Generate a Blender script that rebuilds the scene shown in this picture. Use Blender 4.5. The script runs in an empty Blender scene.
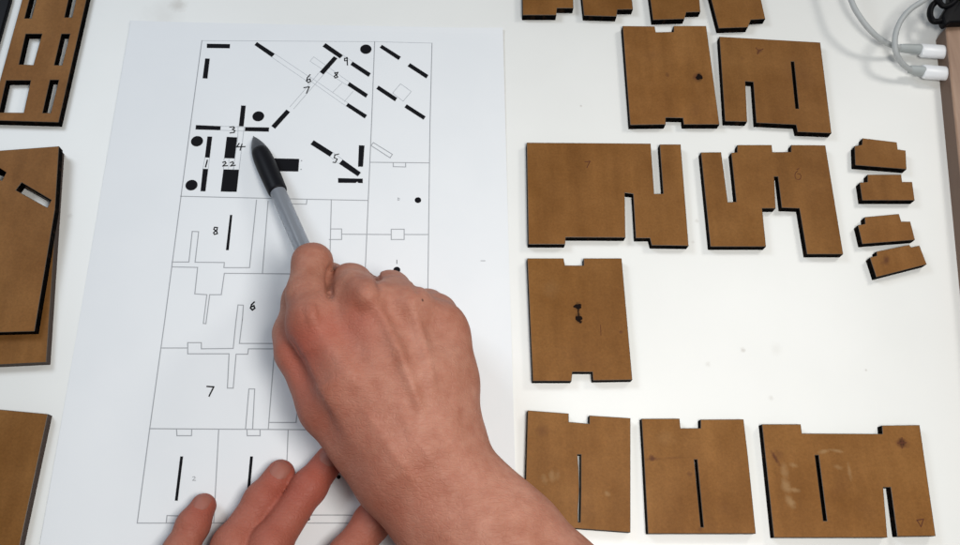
import bpy, bmesh, math, random
import numpy as np
from mathutils import Vector, Matrix
from mathutils.geometry import tessellate_polygon
from mathutils.bvhtree import BVHTree

S = bpy.context.scene
COL = S.collection
random.seed(4); rng = np.random.RandomState(7)

# ------------------------------------------------------------------ camera
H = 0.383                      # camera height over the desk (m)
TH = math.radians(21.4)        # tilt away from straight down
FPX = 810.0                    # focal length in photo pixels (960 wide)
cd = bpy.data.cameras.new('camera'); cam = bpy.data.objects.new('camera', cd); COL.objects.link(cam)
RHO = math.radians(7.5)        # the phone is slightly rolled: the point straight below it lies left of centre
CR = Matrix.Rotation(-RHO, 3, 'Z') @ Matrix.Rotation(TH, 3, 'X') @ Matrix.Rotation(RHO, 3, 'Z')
cam.location = (0, 0, H); cam.rotation_euler = CR.to_euler()
cd.sensor_width = 36; cd.lens = 36 * FPX / 960; cd.clip_start = 0.01; cd.clip_end = 50
S.camera = cam

# ------------------------------------------------------------------ world, lamps, exposure
w = bpy.data.worlds.new('World'); S.world = w; w.use_nodes = True
w.node_tree.nodes['Background'].inputs[0].default_value = (0.86, 0.93, 1.0, 1)
w.node_tree.nodes['Background'].inputs[1].default_value = 0.17
def area(name, loc, target, size, power, col):
    l = bpy.data.lights.new(name, 'AREA'); l.shape = 'RECTANGLE'; l.size, l.size_y = size; l.energy = power; l.color = col
    o = bpy.data.objects.new(name, l); COL.objects.link(o); o.location = loc
    o.rotation_euler = (Vector(target) - Vector(loc)).to_track_quat('-Z', 'Y').to_euler(); return o
area('key_lamp', (0.50, 0.46, 0.48), (0.16, 0.10, 0), (0.14, 0.14), 1.0, (1.0, 0.97, 0.92))
area('window_light', (-0.46, 0.50, 0.55), (-0.08, 0.05, 0), (0.26, 0.26), 2.15, (0.80, 0.89, 1.0))
area('low_falloff_lamp', (0.105, 0.0, 0.44), (0.07, 0.02, 0), (0.13, 0.13), 1.72, (1.0, 0.98, 0.94))  # added low over the desk, its falloff stands in for lens darkening
S.view_settings.view_transform = 'Standard'; S.view_settings.look = 'None'
S.view_settings.exposure = 0.0; S.view_settings.gamma = 1.0

# ------------------------------------------------------------------ photo tracing: a point seen at (u, v) at height z
def W(u, v, z=0.0):
    d = CR @ Vector(((u - 480) / FPX, (272.5 - v) / FPX, -1.0))
    t = (z - H) / d.z
    return Vector((d.x * t, d.y * t, z))
def zm(o, s):   # enlarged crop coordinates -> photo pixels
    return lambda x, y: (o[0] + x / s, o[1] + y / s)

# ------------------------------------------------------------------ materials
def mat(name, col, rough=0.5, **kw):
    m = bpy.data.materials.new(name); m.use_nodes = True
    b = m.node_tree.nodes['Principled BSDF']
    b.inputs['Base Color'].default_value = (*col, 1); b.inputs['Roughness'].default_value = rough
    for k, v in kw.items(): b.inputs[k.replace('_', ' ')].default_value = v
    return m
def nodes(m): return m.node_tree.nodes, m.node_tree.links, m.node_tree.nodes['Principled BSDF']
def add_noise(m, c1, c2, scale, detail=6, lo=0.35, hi=0.65, stretch=(1, 1, 1), bump=0.0, bscale=None, bdist=0.0003, info=False):
    N, L, B = nodes(m)
    tc = N.new('ShaderNodeTexCoord'); mp = N.new('ShaderNodeMapping'); mp.inputs['Scale'].default_value = stretch
    L.new(tc.outputs['Object'], mp.inputs[0])
    vec = mp.outputs[0]
    n = N.new('ShaderNodeTexNoise'); n.inputs['Scale'].default_value = scale; n.inputs['Detail'].default_value = detail
    L.new(vec, n.inputs['Vector'])
    r = N.new('ShaderNodeValToRGB'); r.color_ramp.elements[0].position = lo; r.color_ramp.elements[1].position = hi
    r.color_ramp.elements[0].color = (*c1, 1); r.color_ramp.elements[1].color = (*c2, 1)
    L.new(n.outputs['Fac'], r.inputs[0]); L.new(r.outputs[0], B.inputs['Base Color'])
    if bump:
        n2 = N.new('ShaderNodeTexNoise'); n2.inputs['Scale'].default_value = bscale or scale * 5; n2.inputs['Detail'].default_value = 5
        L.new(tc.outputs['Object'], n2.inputs['Vector'])
        bp = N.new('ShaderNodeBump'); bp.inputs['Strength'].default_value = bump; bp.inputs['Distance'].default_value = bdist
        L.new(n2.outputs['Fac'], bp.inputs['Height']); L.new(bp.outputs[0], B.inputs['Normal'])
    return r.outputs[0], tc

M = {}
M['desk'] = mat('desk_white', (0.78, 0.77, 0.73), 0.45)
M['paper'] = mat('paper_white', (0.70, 0.73, 0.78), 0.85)
add_noise(M['paper'], (0.755, 0.772, 0.79), (0.772, 0.787, 0.803), 30, bump=0.15, bscale=900, bdist=0.0001)
M['line'] = mat('printed_grey_line', (0.34, 0.35, 0.37), 0.8)
M['faint'] = mat('printed_faint_line', (0.44, 0.46, 0.49), 0.8)
M['ink'] = mat('black_ink', (0.006, 0.006, 0.008), 0.8, Specular_IOR_Level=0.12)
M['char'] = mat('burnt_edge', (0.0025, 0.0022, 0.0022), 0.9, Specular_IOR_Level=0.03)
add_noise(M['char'], (0.0015, 0.0013, 0.0013), (0.022, 0.011, 0.006), 420, 5, 0.52, 0.78, stretch=(1, 1, .4), bump=.3, bscale=1500, bdist=.0002)
M['rim'] = mat('scorched_rim', (0.085, 0.060, 0.040), 0.5)
M['knot'] = mat('burnt_knot', (0.010, 0.006, 0.005), 0.9, Specular_IOR_Level=0.05)
M['mark'] = mat('brown_pencil_mark', (0.105, 0.040, 0.022), 0.9, Specular_IOR_Level=0.05)
M['scuff'] = mat('pale_scuff', (0.30, 0.155, 0.065), 0.7)

# fibreboard face: soft mottling, faint streaks, fine fibres
m = mat('fibreboard_face', (0.22, 0.105, 0.04), 0.55, Specular_IOR_Level=0.1)
N, L, B = nodes(m)
tc = N.new('ShaderNodeTexCoord')
def nz(scale, detail, st=(1, 1, 1), rough=0.5):
    mp = N.new('ShaderNodeMapping'); mp.inputs['Scale'].default_value = st; L.new(tc.outputs['Object'], mp.inputs[0])
    n = N.new('ShaderNodeTexNoise'); n.inputs['Scale'].default_value = scale; n.inputs['Detail'].default_value = detail
    n.inputs['Roughness'].default_value = rough; L.new(mp.outputs[0], n.inputs['Vector']); return n.outputs['Fac']
def ramp(src, c1, c2, lo, hi):
    r = N.new('ShaderNodeValToRGB'); r.color_ramp.elements[0].position = lo; r.color_ramp.elements[1].position = hi
    r.color_ramp.elements[0].color = (*c1, 1); r.color_ramp.elements[1].color = (*c2, 1); L.new(src, r.inputs[0]); return r.outputs[0]
def mix(kind, f, a, b):
    x = N.new('ShaderNodeMix'); x.data_type = 'RGBA'; x.blend_type = kind; x.inputs[0].default_value = f
    L.new(a, x.inputs[6]); L.new(b, x.inputs[7]); return x.outputs[2]
oi_ = N.new('ShaderNodeObjectInfo')
class _T: pass
vo = N.new('ShaderNodeVectorMath'); vo.operation = 'ADD'; L.new(tc.outputs['Object'], vo.inputs[0])
sc_ = N.new('ShaderNodeMath'); sc_.operation = 'MULTIPLY'; sc_.inputs[1].default_value = 7.0; L.new(oi_.outputs['Random'], sc_.inputs[0]); L.new(sc_.outputs[0], vo.inputs[1])
tc_keep = tc; tc = _T(); tc.outputs = {'Object': vo.outputs[0]}
base = ramp(nz(38, 7, (1, 1, 1), 0.6), (0.170, 0.073, 0.018), (0.238, 0.112, 0.034), 0.28, 0.72)
base = mix('MULTIPLY', 1, base, ramp(nz(14, 3), (0.96, 0.92, 0.90), (1.07, 1.07, 1.08), 0.35, 0.65))
rb = N.new('ShaderNodeValToRGB'); rb.color_ramp.elements[0].color = (0.90, 0.89, 0.86, 1); rb.color_ramp.elements[1].color = (1.10, 1.10, 1.14, 1); L.new(oi_.outputs['Random'], rb.inputs[0])
base = mix('MULTIPLY', 1, base, rb.outputs[0])
streak = ramp(nz(60, 3, (2.2, 0.25, 1)), (0.88, 0.86, 0.84), (1.08, 1.08, 1.08), 0.3, 0.7)
fib = ramp(nz(900, 4, (1, 1, 1), 0.7), (0.86, 0.86, 0.86), (1.1, 1.1, 1.1), 0.3, 0.7)
c = mix('MULTIPLY', 1, base, streak); c = mix('MULTIPLY', 1, c, fib)
L.new(c, B.inputs['Base Color'])
bp = N.new('ShaderNodeBump'); bp.inputs['Strength'].default_value = 0.3; bp.inputs['Distance'].default_value = 0.0001
L.new(nz(1200, 4), bp.inputs['Height']); L.new(bp.outputs[0], B.inputs['Normal'])
M['board'] = m; tc = tc_keep

# desk: laminate with faint mottling and a few small stains at fixed spots
m = M['desk']; N, L, B = nodes(m); tc = N.new('ShaderNodeTexCoord')
col = ramp(nz(12, 6), (0.78, 0.78, 0.755), (0.81, 0.81, 0.785), 0.35, 0.65)
def spot(center, r, colr, strength, st=(1, 1), rot=0.0, rag=1.5):
    global col
    d = N.new('ShaderNodeVectorMath'); d.operation = 'SUBTRACT'; L.new(tc.outputs['Object'], d.inputs[0]); d.inputs[1].default_value = center
    q = N.new('ShaderNodeVectorRotate'); q.rotation_type = 'Z_AXIS'; q.inputs['Angle'].default_value = -rot; L.new(d.outputs[0], q.inputs['Vector'])
    s = N.new('ShaderNodeVectorMath'); s.operation = 'MULTIPLY'; L.new(q.outputs[0], s.inputs[0]); s.inputs[1].default_value = (st[0] / r, st[1] / r, 0)
    nn = N.new('ShaderNodeTexNoise'); nn.inputs['Scale'].default_value = rag / r; nn.inputs['Detail'].default_value = 4; L.new(tc.outputs['Object'], nn.inputs['Vector'])
    ln = N.new('ShaderNodeVectorMath'); ln.operation = 'LENGTH'; L.new(s.outputs[0], ln.inputs[0])
    ad = N.new('ShaderNodeMath'); ad.operation = 'ADD'; L.new(ln.outputs['Value'], ad.inputs[0]); L.new(nn.outputs['Fac'], ad.inputs[1])
    mr = N.new('ShaderNodeMapRange'); mr.inputs[1].default_value = 1.5; mr.inputs[2].default_value = 0.7; mr.inputs[4].default_value = strength
    L.new(ad.outputs[0], mr.inputs[0])
    x = N.new('ShaderNodeMix'); x.data_type = 'RGBA'; L.new(mr.outputs[0], x.inputs[0]); L.new(col, x.inputs[6]); x.inputs[7].default_value = (*colr, 1)
    col = x.outputs[2]
def scuffed(o, spots):
    """own copy of the board material with soft scuffs at photo-traced places: (u0, v0, u1, v1, half width px, colour, strength)"""
    global N, L, B, tc, col
    m = M['board'].copy(); m.name = 'scuffed_board_face'; N, L, B = nodes(m)
    tc = [n for n in N if n.type == 'TEX_COORD'][0]
    col = B.inputs['Base Color'].links[0].from_socket
    for u0, v0, u1, v1, wd, cc, st_ in spots:
        a, b = W(u0, v0, T) - o.location, W(u1, v1, T) - o.location
        hl = (b - a).length / 2 + .0008; r = wd / 2100
        spot((a + b) / 2, r, cc, st_, (r / hl, 1), math.atan2((b - a).y, (b - a).x), 1.2)
    L.new(col, B.inputs['Base Color']); o.data.materials[0] = m
for u, v, r, s in ((743, 350, .0017, .45), (708, 364, .0017, .25), (771, 398, .0017, .25), (866, 370, .0008, .5), (776, 349, .004, .12),
                   (178, 5, .006, .4), (163, 17, .014, .16), (581, 106, .0008, .6), (70, 216, .002, .25), (697, 221, .0015, .3), (693, 242, .0012, .25), (120, 373, .0007, .5)):
    spot(W(u, v), r, (0.42, 0.38, 0.33), s)
L.new(col, B.inputs['Base Color'])
bp = N.new('ShaderNodeBump'); bp.inputs['Strength'].default_value = 0.15; bp.inputs['Distance'].default_value = 0.0001
L.new(nz(700, 3), bp.inputs['Height']); L.new(bp.outputs[0], B.inputs['Normal'])

# ------------------------------------------------------------------ object helpers
def tag(o, label=None, cat=None, group=None, kind=None):
    if label: o['label'] = label
    if cat: o['category'] = cat
    if group: o['group'] = group
    if kind: o['kind'] = kind
    return o
def link(name, me, parent=None, mats=(), smooth=False):
    o = bpy.data.objects.new(name, me); COL.objects.link(o)
    for x in mats: me.materials.append(x)
    if smooth:
        for p in me.polygons: p.use_smooth = True
    if parent: o.parent = parent; o.matrix_parent_inverse = Matrix.Translation(-parent.location)
    return o
def empty(name, loc):
    o = bpy.data.objects.new(name, None); COL.objects.link(o); o.location = loc; o.empty_display_size = 0.01; return o
def recentre(o):   # origin to the base of the mesh
    me = o.data; n = len(me.vertices); a = np.empty(n * 3); me.vertices.foreach_get('co', a); a = a.reshape(-1, 3)
    c = (a.min(0) + a.max(0)) / 2; c[2] = a[:, 2].min()
    a -= c; me.vertices.foreach_set('co', a.ravel()); o.location = Vector(c) + o.location; me.update()
    return o

def tube_mesh(pts, rads, seg=20, caps=True, flat=None):
    """smooth tube through pts; flat = (scale across, scale up) for oval section"""
    bm = bmesh.new(); rings = []
    n = len(pts); up = Vector((0, 0, 1))
    for i, p in enumerate(pts):
        t = (pts[min(i + 1, n - 1)] - pts[max(i - 1, 0)]).normalized()
        x = t.cross(up); x = x.normalized() if x.length > 1e-4 else Vector((1, 0, 0)); y = x.cross(t)
        fx, fy = flat or (1, 1)
        rings.append([bm.verts.new(p + x * math.cos(a) * rads[i] * fx + y * math.sin(a) * rads[i] * fy) for a in [2 * math.pi * k / seg for k in range(seg)]])
    for a, b in zip(rings, rings[1:]):
        for k in range(seg): bm.faces.new((a[k], a[(k + 1) % seg], b[(k + 1) % seg], b[k]))
    if caps:
        bm.faces.new(rings[0][::-1]); bm.faces.new(rings[-1])
    bmesh.ops.recalc_face_normals(bm, faces=bm.faces)
    me = bpy.data.meshes.new('tube'); bm.to_mesh(me); bm.free(); return me
def spline(pts, n=14):
    out = []; P = [pts[0] * 2 - pts[1]] + list(pts) + [pts[-1] * 2 - pts[-2]]
    for i in range(1, len(P) - 2):
        for k in range(n):
            t = k / n; a, b, c_, d = P[i - 1], P[i], P[i + 1], P[i + 2]
            out.append(0.5 * ((2 * b) + (c_ - a) * t + (2 * a - 5 * b + 4 * c_ - d) * t * t + (3 * b - a - 3 * c_ + d) * t ** 3))
    out.append(P[-2]); return out
def smooth_by_angle(me, deg=40):
    for p in me.polygons: p.use_smooth = True
    bm = bmesh.new(); bm.from_mesh(me)
    for e in bm.edges:
        if len(e.link_faces) == 2 and e.calc_face_angle(0) > math.radians(deg): e.smooth = False
    bm.to_mesh(me); bm.free()

# ------------------------------------------------------------------ desk
bm = bmesh.new()
bmesh.ops.create_grid(bm, x_segments=8, y_segments=6, size=1)
for v in bm.verts: v.co.x *= 0.75; v.co.y = v.co.y * 0.5 + 0.15
r = bmesh.ops.extrude_face_region(bm, geom=bm.faces[:])
for v in r['geom']:
    if isinstance(v, bmesh.types.BMVert): v.co.z -= 0.025
bmesh.ops.recalc_face_normals(bm, faces=bm.faces)
me = bpy.data.meshes.new('desk'); bm.to_mesh(me); bm.free()
tag(link('desk', me, mats=[M['desk']]), kind='structure')

# ------------------------------------------------------------------ paper with its printed plan (one mesh)
Z3, Z4, Z5, Z6 = zm((180, 30), 5.446), zm((300, 30), 5.45), zm((170, 110), 5.45), zm((300, 120), 3.408)
Z7, Z8, PX = zm((150, 190), 3.893), zm((130, 320), 2.42), zm((0, 0), 1)
PZ = 0.00020
bm = bmesh.new()
fr = W(202, 41), W(432, 43.5), W(137.4, 523), W(425.5, 523)
ux = ((fr[1] - fr[0]) + (fr[3] - fr[2])).normalized(); uy = Vector((-ux.y, ux.x, 0))
print('FRAME mm', [tuple(round(c * 1000, 1) for c in p) for p in fr])
rx = (W(507.5, 200) - fr[0]).dot(ux); cx = (fr[1] - fr[0]).dot(ux)
x1 = rx; x0 = -(rx - cx); y1 = 0.012; y0 = -(fr[0] - fr[2]).dot(uy) - 0.020
print('PAPER', (x1 - x0) * 1000, (y1 - y0) * 1000)
nx_, ny_ = 56, 80
grid = []
for j in range(ny_ + 1):
    for i in range(nx_ + 1):
        p = fr[0] + ux * (x0 + (x1 - x0) * i / nx_) + uy * (y0 + (y1 - y0) * j / ny_); p.z = PZ
        uu, vv = x0 + (x1 - x0) * i / nx_, y0 + (y1 - y0) * j / ny_
        ex = max(0, uu - cx - .006) / max(1e-6, x1 - cx - .006); el = max(0, -uu - .012) / max(1e-6, -x0 - .012)
        p.z += .0008 * ex ** 2 * (0.5 + 0.5 * math.sin(j * .083 + 1.2)) + .0006 * el ** 2 * (0.5 + 0.5 * math.sin(j * .075 + 2.5)) + .0005 * (max(0, vv - .007) / .005) ** 1.5 * (.4 + .6 * abs(math.cos(i * .0625)))
        grid.append(bm.verts.new(p))
for j in range(ny_):
    for i in range(nx_):
        a = j * (nx_ + 1) + i; bm.faces.new((grid[a], grid[a + 1], grid[a + nx_ + 2], grid[a + nx_ + 1]))
bmesh.ops.recalc_face_normals(bm, faces=bm.faces)
r = bmesh.ops.extrude_face_region(bm, geom=bm.faces[:])
for v in r['geom']:
    if isinstance(v, bmesh.types.BMVert): v.co.z -= 0.00015
bmesh.ops.recalc_face_normals(bm, faces=bm.faces)
IZ = [PZ + 0.00006]
def poly(bm, pts, mi):
    try:
        f = bm.faces.new([bm.verts.new(p) for p in pts]); f.material_index = mi
        f.normal_update()
        if f.normal.z < 0: f.normal_flip()
    except ValueError: pass
def ribbon(bm, pts, wd, mi, z):
    pts = [Vector((p.x, p.y, z)) for p in pts]
    for a, b in zip(pts, pts[1:]):
        d = (b - a)
        if d.length < 1e-6: continue
        d.normalize(); n = Vector((-d.y, d.x, 0)) * wd / 2; e = d * wd / 2
        poly(bm, (a - e - n, b + e - n, b + e + n, a - e + n), mi)
        z += 0.000002; pts = [Vector((p.x, p.y, z)) for p in pts]
        a.z = b.z = z
def ln(Z, pts, wd=0.00046, mi=1):
    P = [W(*Z(*p)) for p in pts]; IZ[0] += 0.0000004; z = IZ[0]
    for a, b in zip(P, P[1:]):
        z += 0.0000006; ribbon(bm, [a, b], wd, mi, z)
def bar(Z, pts):
    IZ[0] += 0.0000004; poly(bm, [Vector((*W(*Z(*p)).xy, IZ[0] + 0.00001)) for p in pts], 2)
def dot(Z, c_, r, mi=2):
    c0 = W(*Z(*c_)); e = W(*Z(c_[0] + r, c_[1])); R = (e - c0).length
    poly(bm, [Vector((c0.x + R * math.cos(a), c0.y + R * math.sin(a), IZ[0] + 0.00001)) for a in [k * math.pi / 16 for k in range(32)]], mi)
# frame and room lines
F = 3
ln(PX, [(202, 41), (374, 42), (432, 43.5)], 0.00025, F); ln(PX, [(432, 43.5), (430, 125), (428, 280), (426.5, 400), (425.5, 523)])
ln(PX, [(202, 41), (190, 130), (182, 190), (165, 320), (150, 428), (137.4, 523)]); ln(PX, [(137.4, 523), (200, 523), (425.5, 523)], 0.0004)
ln(PX, [(374.7, 42), (371.5, 125), (365.4, 268)]); ln(PX, [(181, 196.5), (298.4, 199.3), (367.5, 200.7)])
ln(Z6, [(240, 145), (440, 147)]); ln(Z6, [(318, 147), (318, 160), (360, 161), (360, 147)])
ln(Z6, [(250, 78), (315, 118), (307, 130), (242, 88), (250, 78)])
ln(Z6, [(311, 373), (355, 373), (355, 408), (311, 408), (311, 373)]); ln(Z6, [(355, 391), (437, 391)]); ln(Z6, [(142, 390), (311, 391)])
ln(Z6, [(104, 372), (142, 372), (142, 408), (100, 408)]); ln(Z6, [(107, 272), (100, 560)])
ln(PX, [(286, 199.6), (285.5, 204), (306.5, 204.5), (307, 200)]); dot(Z6, (402, 274), 11); dot(Z6, (330, 512), 12)
ln(Z6, [(334, 266), (339, 268), (338, 274), (333, 274), (334, 266)], 0.0003); ln(Z6, [(330, 478), (330, 490)], 0.0003, 2)
ln(Z7, [(415, 40), (388, 303), (288, 303), (290, 283), (176, 282), (190, 163), (165, 162), (152, 281), (87, 281), (86, 300), (186, 302), (175, 405), (222, 408), (208, 520), (218, 521), (233, 408), (278, 408), (290, 325), (530, 327), (620, 329)])
ln(Z7, [(460, 45), (438, 325)]); ln(Z7, [(336, 506), (343, 448), (364, 449), (360, 506)])
ln(Z8, [(75, 68), (140, 68)]); ln(Z8, [(257, 0), (250, 69), (173, 70), (173, 55), (140, 55), (140, 82), (240, 82), (236, 165), (250, 165), (257, 83), (285, 83), (287, 70), (360, 70)])
ln(Z8, [(272, 0), (265, 57), (360, 57)]); ln(Z8, [(48, 263), (660, 267)]); ln(Z8, [(113, 264), (114, 280), (149, 280), (150, 264)])
ln(Z8, [(283, 265), (284, 280), (315, 280), (315, 267)]); ln(Z8, [(280, 263), (288, 167), (302, 167), (297, 263)])
ln(Z8, [(350, 70), (335, 263)]); ln(Z8, [(412, 150), (402, 248), (338, 248)]); ln(Z8, [(215, 265), (203, 491)]); ln(Z8, [(383, 265), (374, 491)])
ln(Z8, [(88, 491), (90, 473), (126, 474), (124, 491)])
ln(PX, [(309, 515), (345, 515), (380, 516)]); ln(PX, [(286, 522.8), (288, 515), (309, 515)])
# thin outlines among the bars
ln(Z3, [(517, 132), (712, 262)], 0.00022, F); ln(Z3, [(500, 150), (700, 286)], 0.00022, F)
ln(Z4, [(45, 250), (262, 400)], 0.00022, F); ln(Z4, [(40, 268), (250, 416)], 0.00022, F)
ln(Z4, [(108, 230), (0, 358), (-54, 420)], 0.00026, F); ln(Z4, [(128, 245), (0, 392), (-34, 432)], 0.00026, F)
ln(Z4, [(270, 286), (75, 148), (55, 172), (258, 304)], 0.00022, F); ln(Z4, [(230, 290), (180, 340)], 0.00022, F); ln(Z4, [(290, 335), (242, 392)], 0.00022, F)
ln(Z4, [(235, 140), (287, 174)], 0.00025, F); ln(Z4, [(548, 295), (607, 337), (562, 390), (505, 345), (548, 295)], 0.0003, F)
ln(Z5, [(277, 90), (410, 95)], 0.00025, F); ln(Z5, [(275, 112), (408, 117)], 0.00025, F); ln(Z5, [(372, 90), (370, 150), (345, 327)], 0.0003, F); ln(Z5, [(405, 95), (377, 327)], 0.0003, F)
for a in ([(191, 260), (180, 322)], [(217, 262), (209, 323)], [(296, 264), (292, 325)], [(353, 266), (348, 326)], [(322, 270), (320, 322)]): ln(Z5, a, 0.00025, F)
ln(Z6, [(113, 112), (146, 136)], 0.00022, F); ln(Z6, [(102, 126), (133, 150)], 0.00022, F)
for b_ in ([(147, 77), (273, 79), (272, 102), (147, 100)], [(138, 157), (163, 158), (150, 267), (124, 265)], [(420, 68), (517, 132), (500, 150), (406, 84)],
           [(334, 413), (359, 414), (347, 527), (321, 526)], [(580, 435), (600, 449), (518, 540), (498, 524)]): bar(Z3, b_)
for b_ in ([(140, 74), (235, 140), (218, 157), (123, 92)], [(185, 145), (205, 157), (128, 245), (108, 230)], [(287, 174), (386, 238), (374, 258), (275, 192)],
           [(270, 286), (371, 352), (359, 371), (258, 304)], [(263, 400), (366, 466), (353, 484), (250, 416)], [(447, 83), (550, 148), (537, 166), (434, 98)],
           [(600, 183), (700, 248), (688, 266), (586, 200)], [(428, 305), (530, 372), (518, 391), (416, 323)], [(582, 407), (685, 473), (673, 491), (569, 424)]): bar(Z4, b_)
for b_ in ([(142, 84), (277, 90), (275, 112), (140, 108)], [(410, 95), (541, 97), (539, 120), (408, 117)], [(205, 146), (231, 147), (217, 262), (191, 260)],
           [(180, 322), (209, 323), (194, 445), (167, 444)], [(310, 148), (367, 151), (353, 266), (296, 264)], [(292, 325), (377, 327), (364, 448), (277, 446)],
           [(560, 265), (705, 268), (700, 337), (560, 335)]): bar(Z5, b_)
for b_ in ([(47, 70), (113, 112), (102, 126), (36, 84)], [(146, 136), (208, 180), (197, 193), (133, 150)], [(201, 87), (220, 88), (215, 160), (198, 160)],
           [(130, 199), (214, 201), (214, 216), (199, 215.5), (195, 211), (190, 215.5), (130, 215)]): bar(Z6, b_)
bar(Z7, [(312, 98), (321, 98), (307, 235), (296, 235)])
bar(Z8, [(122, 330), (129, 330), (116, 437), (109, 437)]); bar(Z8, [(291, 330), (298, 330), (288, 440), (281, 440)])
dot(Z3, (427, 472), 32); dot(Z4, (359, 107), 31); dot(Z5, (148, 172), 33); dot(Z5, (118, 411), 33); dot(Z5, (717, 278), 4, 1); dot(Z5, (715, 325), 4, 1)
dot(PX, (338.8, 477), 2); dot(PX, (308.6, 519), 1.6); ln(Z6, [(585, 540)] * 2)
ln(PX, [(481, 261), (485, 261)], 0.0004)
def pen(Z, strokes, wd):
    for s_ in strokes: ln(Z, s_, wd, 2)
g = 0.00062
pen(Z5, [[(327, 95), (346, 93), (352, 100), (341, 107), (354, 114), (350, 124), (329, 127)]], g)
pen(Z5, [[(377, 184), (365, 203), (409, 201)], [(393, 188), (383, 220)]], g)
pen(Z5, [[(204, 276), (195, 311)]], g * 1.1)
pen(Z5, [[(289, 287), (301, 283), (306, 291), (289, 307), (313, 305)], [(330, 288), (342, 284), (347, 292), (331, 307), (356, 303)]], g)
pen(Z4, [[(55, 246), (41, 262), (36, 280), (46, 289), (58, 281), (55, 269), (40, 275)], [(22, 316), (51, 312), (36, 346)],
         [(207, 233), (190, 236), (198, 248), (206, 258), (192, 264), (187, 254), (200, 246), (207, 233)], [(258, 156), (243, 156), (244, 170), (258, 169), (256, 152), (259, 193)]], g)
pen(Z6, [[(132, 117), (119, 120), (117, 130), (127, 134), (121, 146), (113, 145)]], g * 0.9)
pen(Z7, [[(263, 147), (252, 146), (249, 154), (260, 162), (263, 171), (252, 174), (248, 167), (261, 156), (263, 147)]], g)
pen(Z7, [[(406, 437), (396, 447), (392, 460), (399, 468), (408, 461), (405, 451), (394, 456)]], g * 1.2)
pen(Z8, [[(187, 161), (203, 162), (192, 184)]], g * 1.1); ln(Z8, [(152, 380), (157, 379), (158, 382), (152, 388), (159, 388)], 0.0003, 1)
me = bpy.data.meshes.new('paper'); bm.to_mesh(me); bm.free()
o = link('paper_sheet', me, mats=[M['paper'], M['line'], M['ink'], M['faint']]); recentre(o)
tag(o, 'white printed plan sheet with black bars, thin room outlines and handwritten numbers', 'paper sheet')

# ------------------------------------------------------------------ laser-cut boards
T = 0.0045
def board(label, outer, holes=(), z0=0.0, t=T, marks=(), group=None, cat='board', name='cut_board', jit=True, side=None):
    """outer / holes: outline of the top face in photo pixels"""
    zt = z0 + t
    bm = bmesh.new()
    loops = []
    for k, lp in enumerate([outer] + list(holes)):
        P = [W(u, v, zt) for u, v in lp]
        A = sum(P[i].x * P[(i + 1) % len(P)].y - P[(i + 1) % len(P)].x * P[i].y for i in range(len(P)))
        if (A < 0) == (k == 0): P.reverse()         # outer ccw, holes cw
        loops.append(P)
    # slim scorched rim: inset the outline by 0.22 mm
    def inset(P, d):
        out = []
        n = len(P)
        for i in range(n):
            a, b, c_ = P[i - 1], P[i], P[(i + 1) % n]
            e1, e2 = (b - a).normalized(), (c_ - b).normalized()
            n1, n2 = Vector((-e1.y, e1.x, 0)), Vector((-e2.y, e2.x, 0))
            m_ = n1 + n2; m_ = m_.normalized() if m_.length > 1e-3 else n1
            out.append(b + m_ * d / max(0.35, m_.dot(n1)))
        return out
    ins = [inset(P, 0.00022) for P in loops]
    top = [[bm.verts.new((p.x, p.y, zt)) for p in P] for P in ins]
    mid = [[bm.verts.new((p.x, p.y, zt - 0.00012)) for p in P] for P in loops]
    bot = [[bm.verts.new((p.x, p.y, z0 + 0.00002)) for p in P] for P in loops]
    for A_, mi, flip in ((top, 0, False), (bot, 0, True)):
        flat = [v for l in A_ for v in l]
        src = ins if A_ is top else loops
        for tri in tessellate_polygon([[Vector((p.x, p.y, 0)) for p in P] for P in src]):
            try: f = bm.faces.new([flat[i] for i in tri])
            except ValueError: continue
            f.material_index = mi; f.normal_update()
            if (f.normal.z < 0) != flip: f.normal_flip()
    for A_, B_, mi in ((mid, top, 2), (bot, mid, 1)):
        for a, b in zip(A_, B_):
            n = len(a)
            for i in range(n):
                f = bm.faces.new((a[i], a[(i + 1) % n], b[(i + 1) % n], b[i])); f.material_index = mi
    zi = zt + 0.00003
    for mk in marks:
        kind = mk[0]
        if kind == 'blob':      # irregular burnt spot: (u, v, ru, rv, material)
            _, u, v, ru, rv, mi = mk
            pts = []
            ph = rng.rand(3) * 6
            for k in range(24):
                a = k * math.pi / 12; rr = 1 + 0.14 * math.sin(3 * a + ph[0]) + 0.1 * math.sin(5 * a + ph[1])
                p = W(u + ru * rr * math.cos(a), v + rv * rr * math.sin(a), zi); pts.append(p)
            poly(bm, pts, mi)
        elif kind == 'line':
            _, pts, wd, mi = mk
            for a, b in zip(pts, pts[1:]):
                zi += 0.000004; ribbon(bm, [W(*a, zi), W(*b, zi)], wd, mi, zi)
        zi += 0.00001
    me = bpy.data.meshes.new(name); bm.to_mesh(me); bm.free()
    o = link(name, me, mats=[M['board'], side or M['char'], M['rim'], M['knot'], M['mark'], M['scuff']]); recentre(o)
    return tag(o, label, cat, group)

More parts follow.
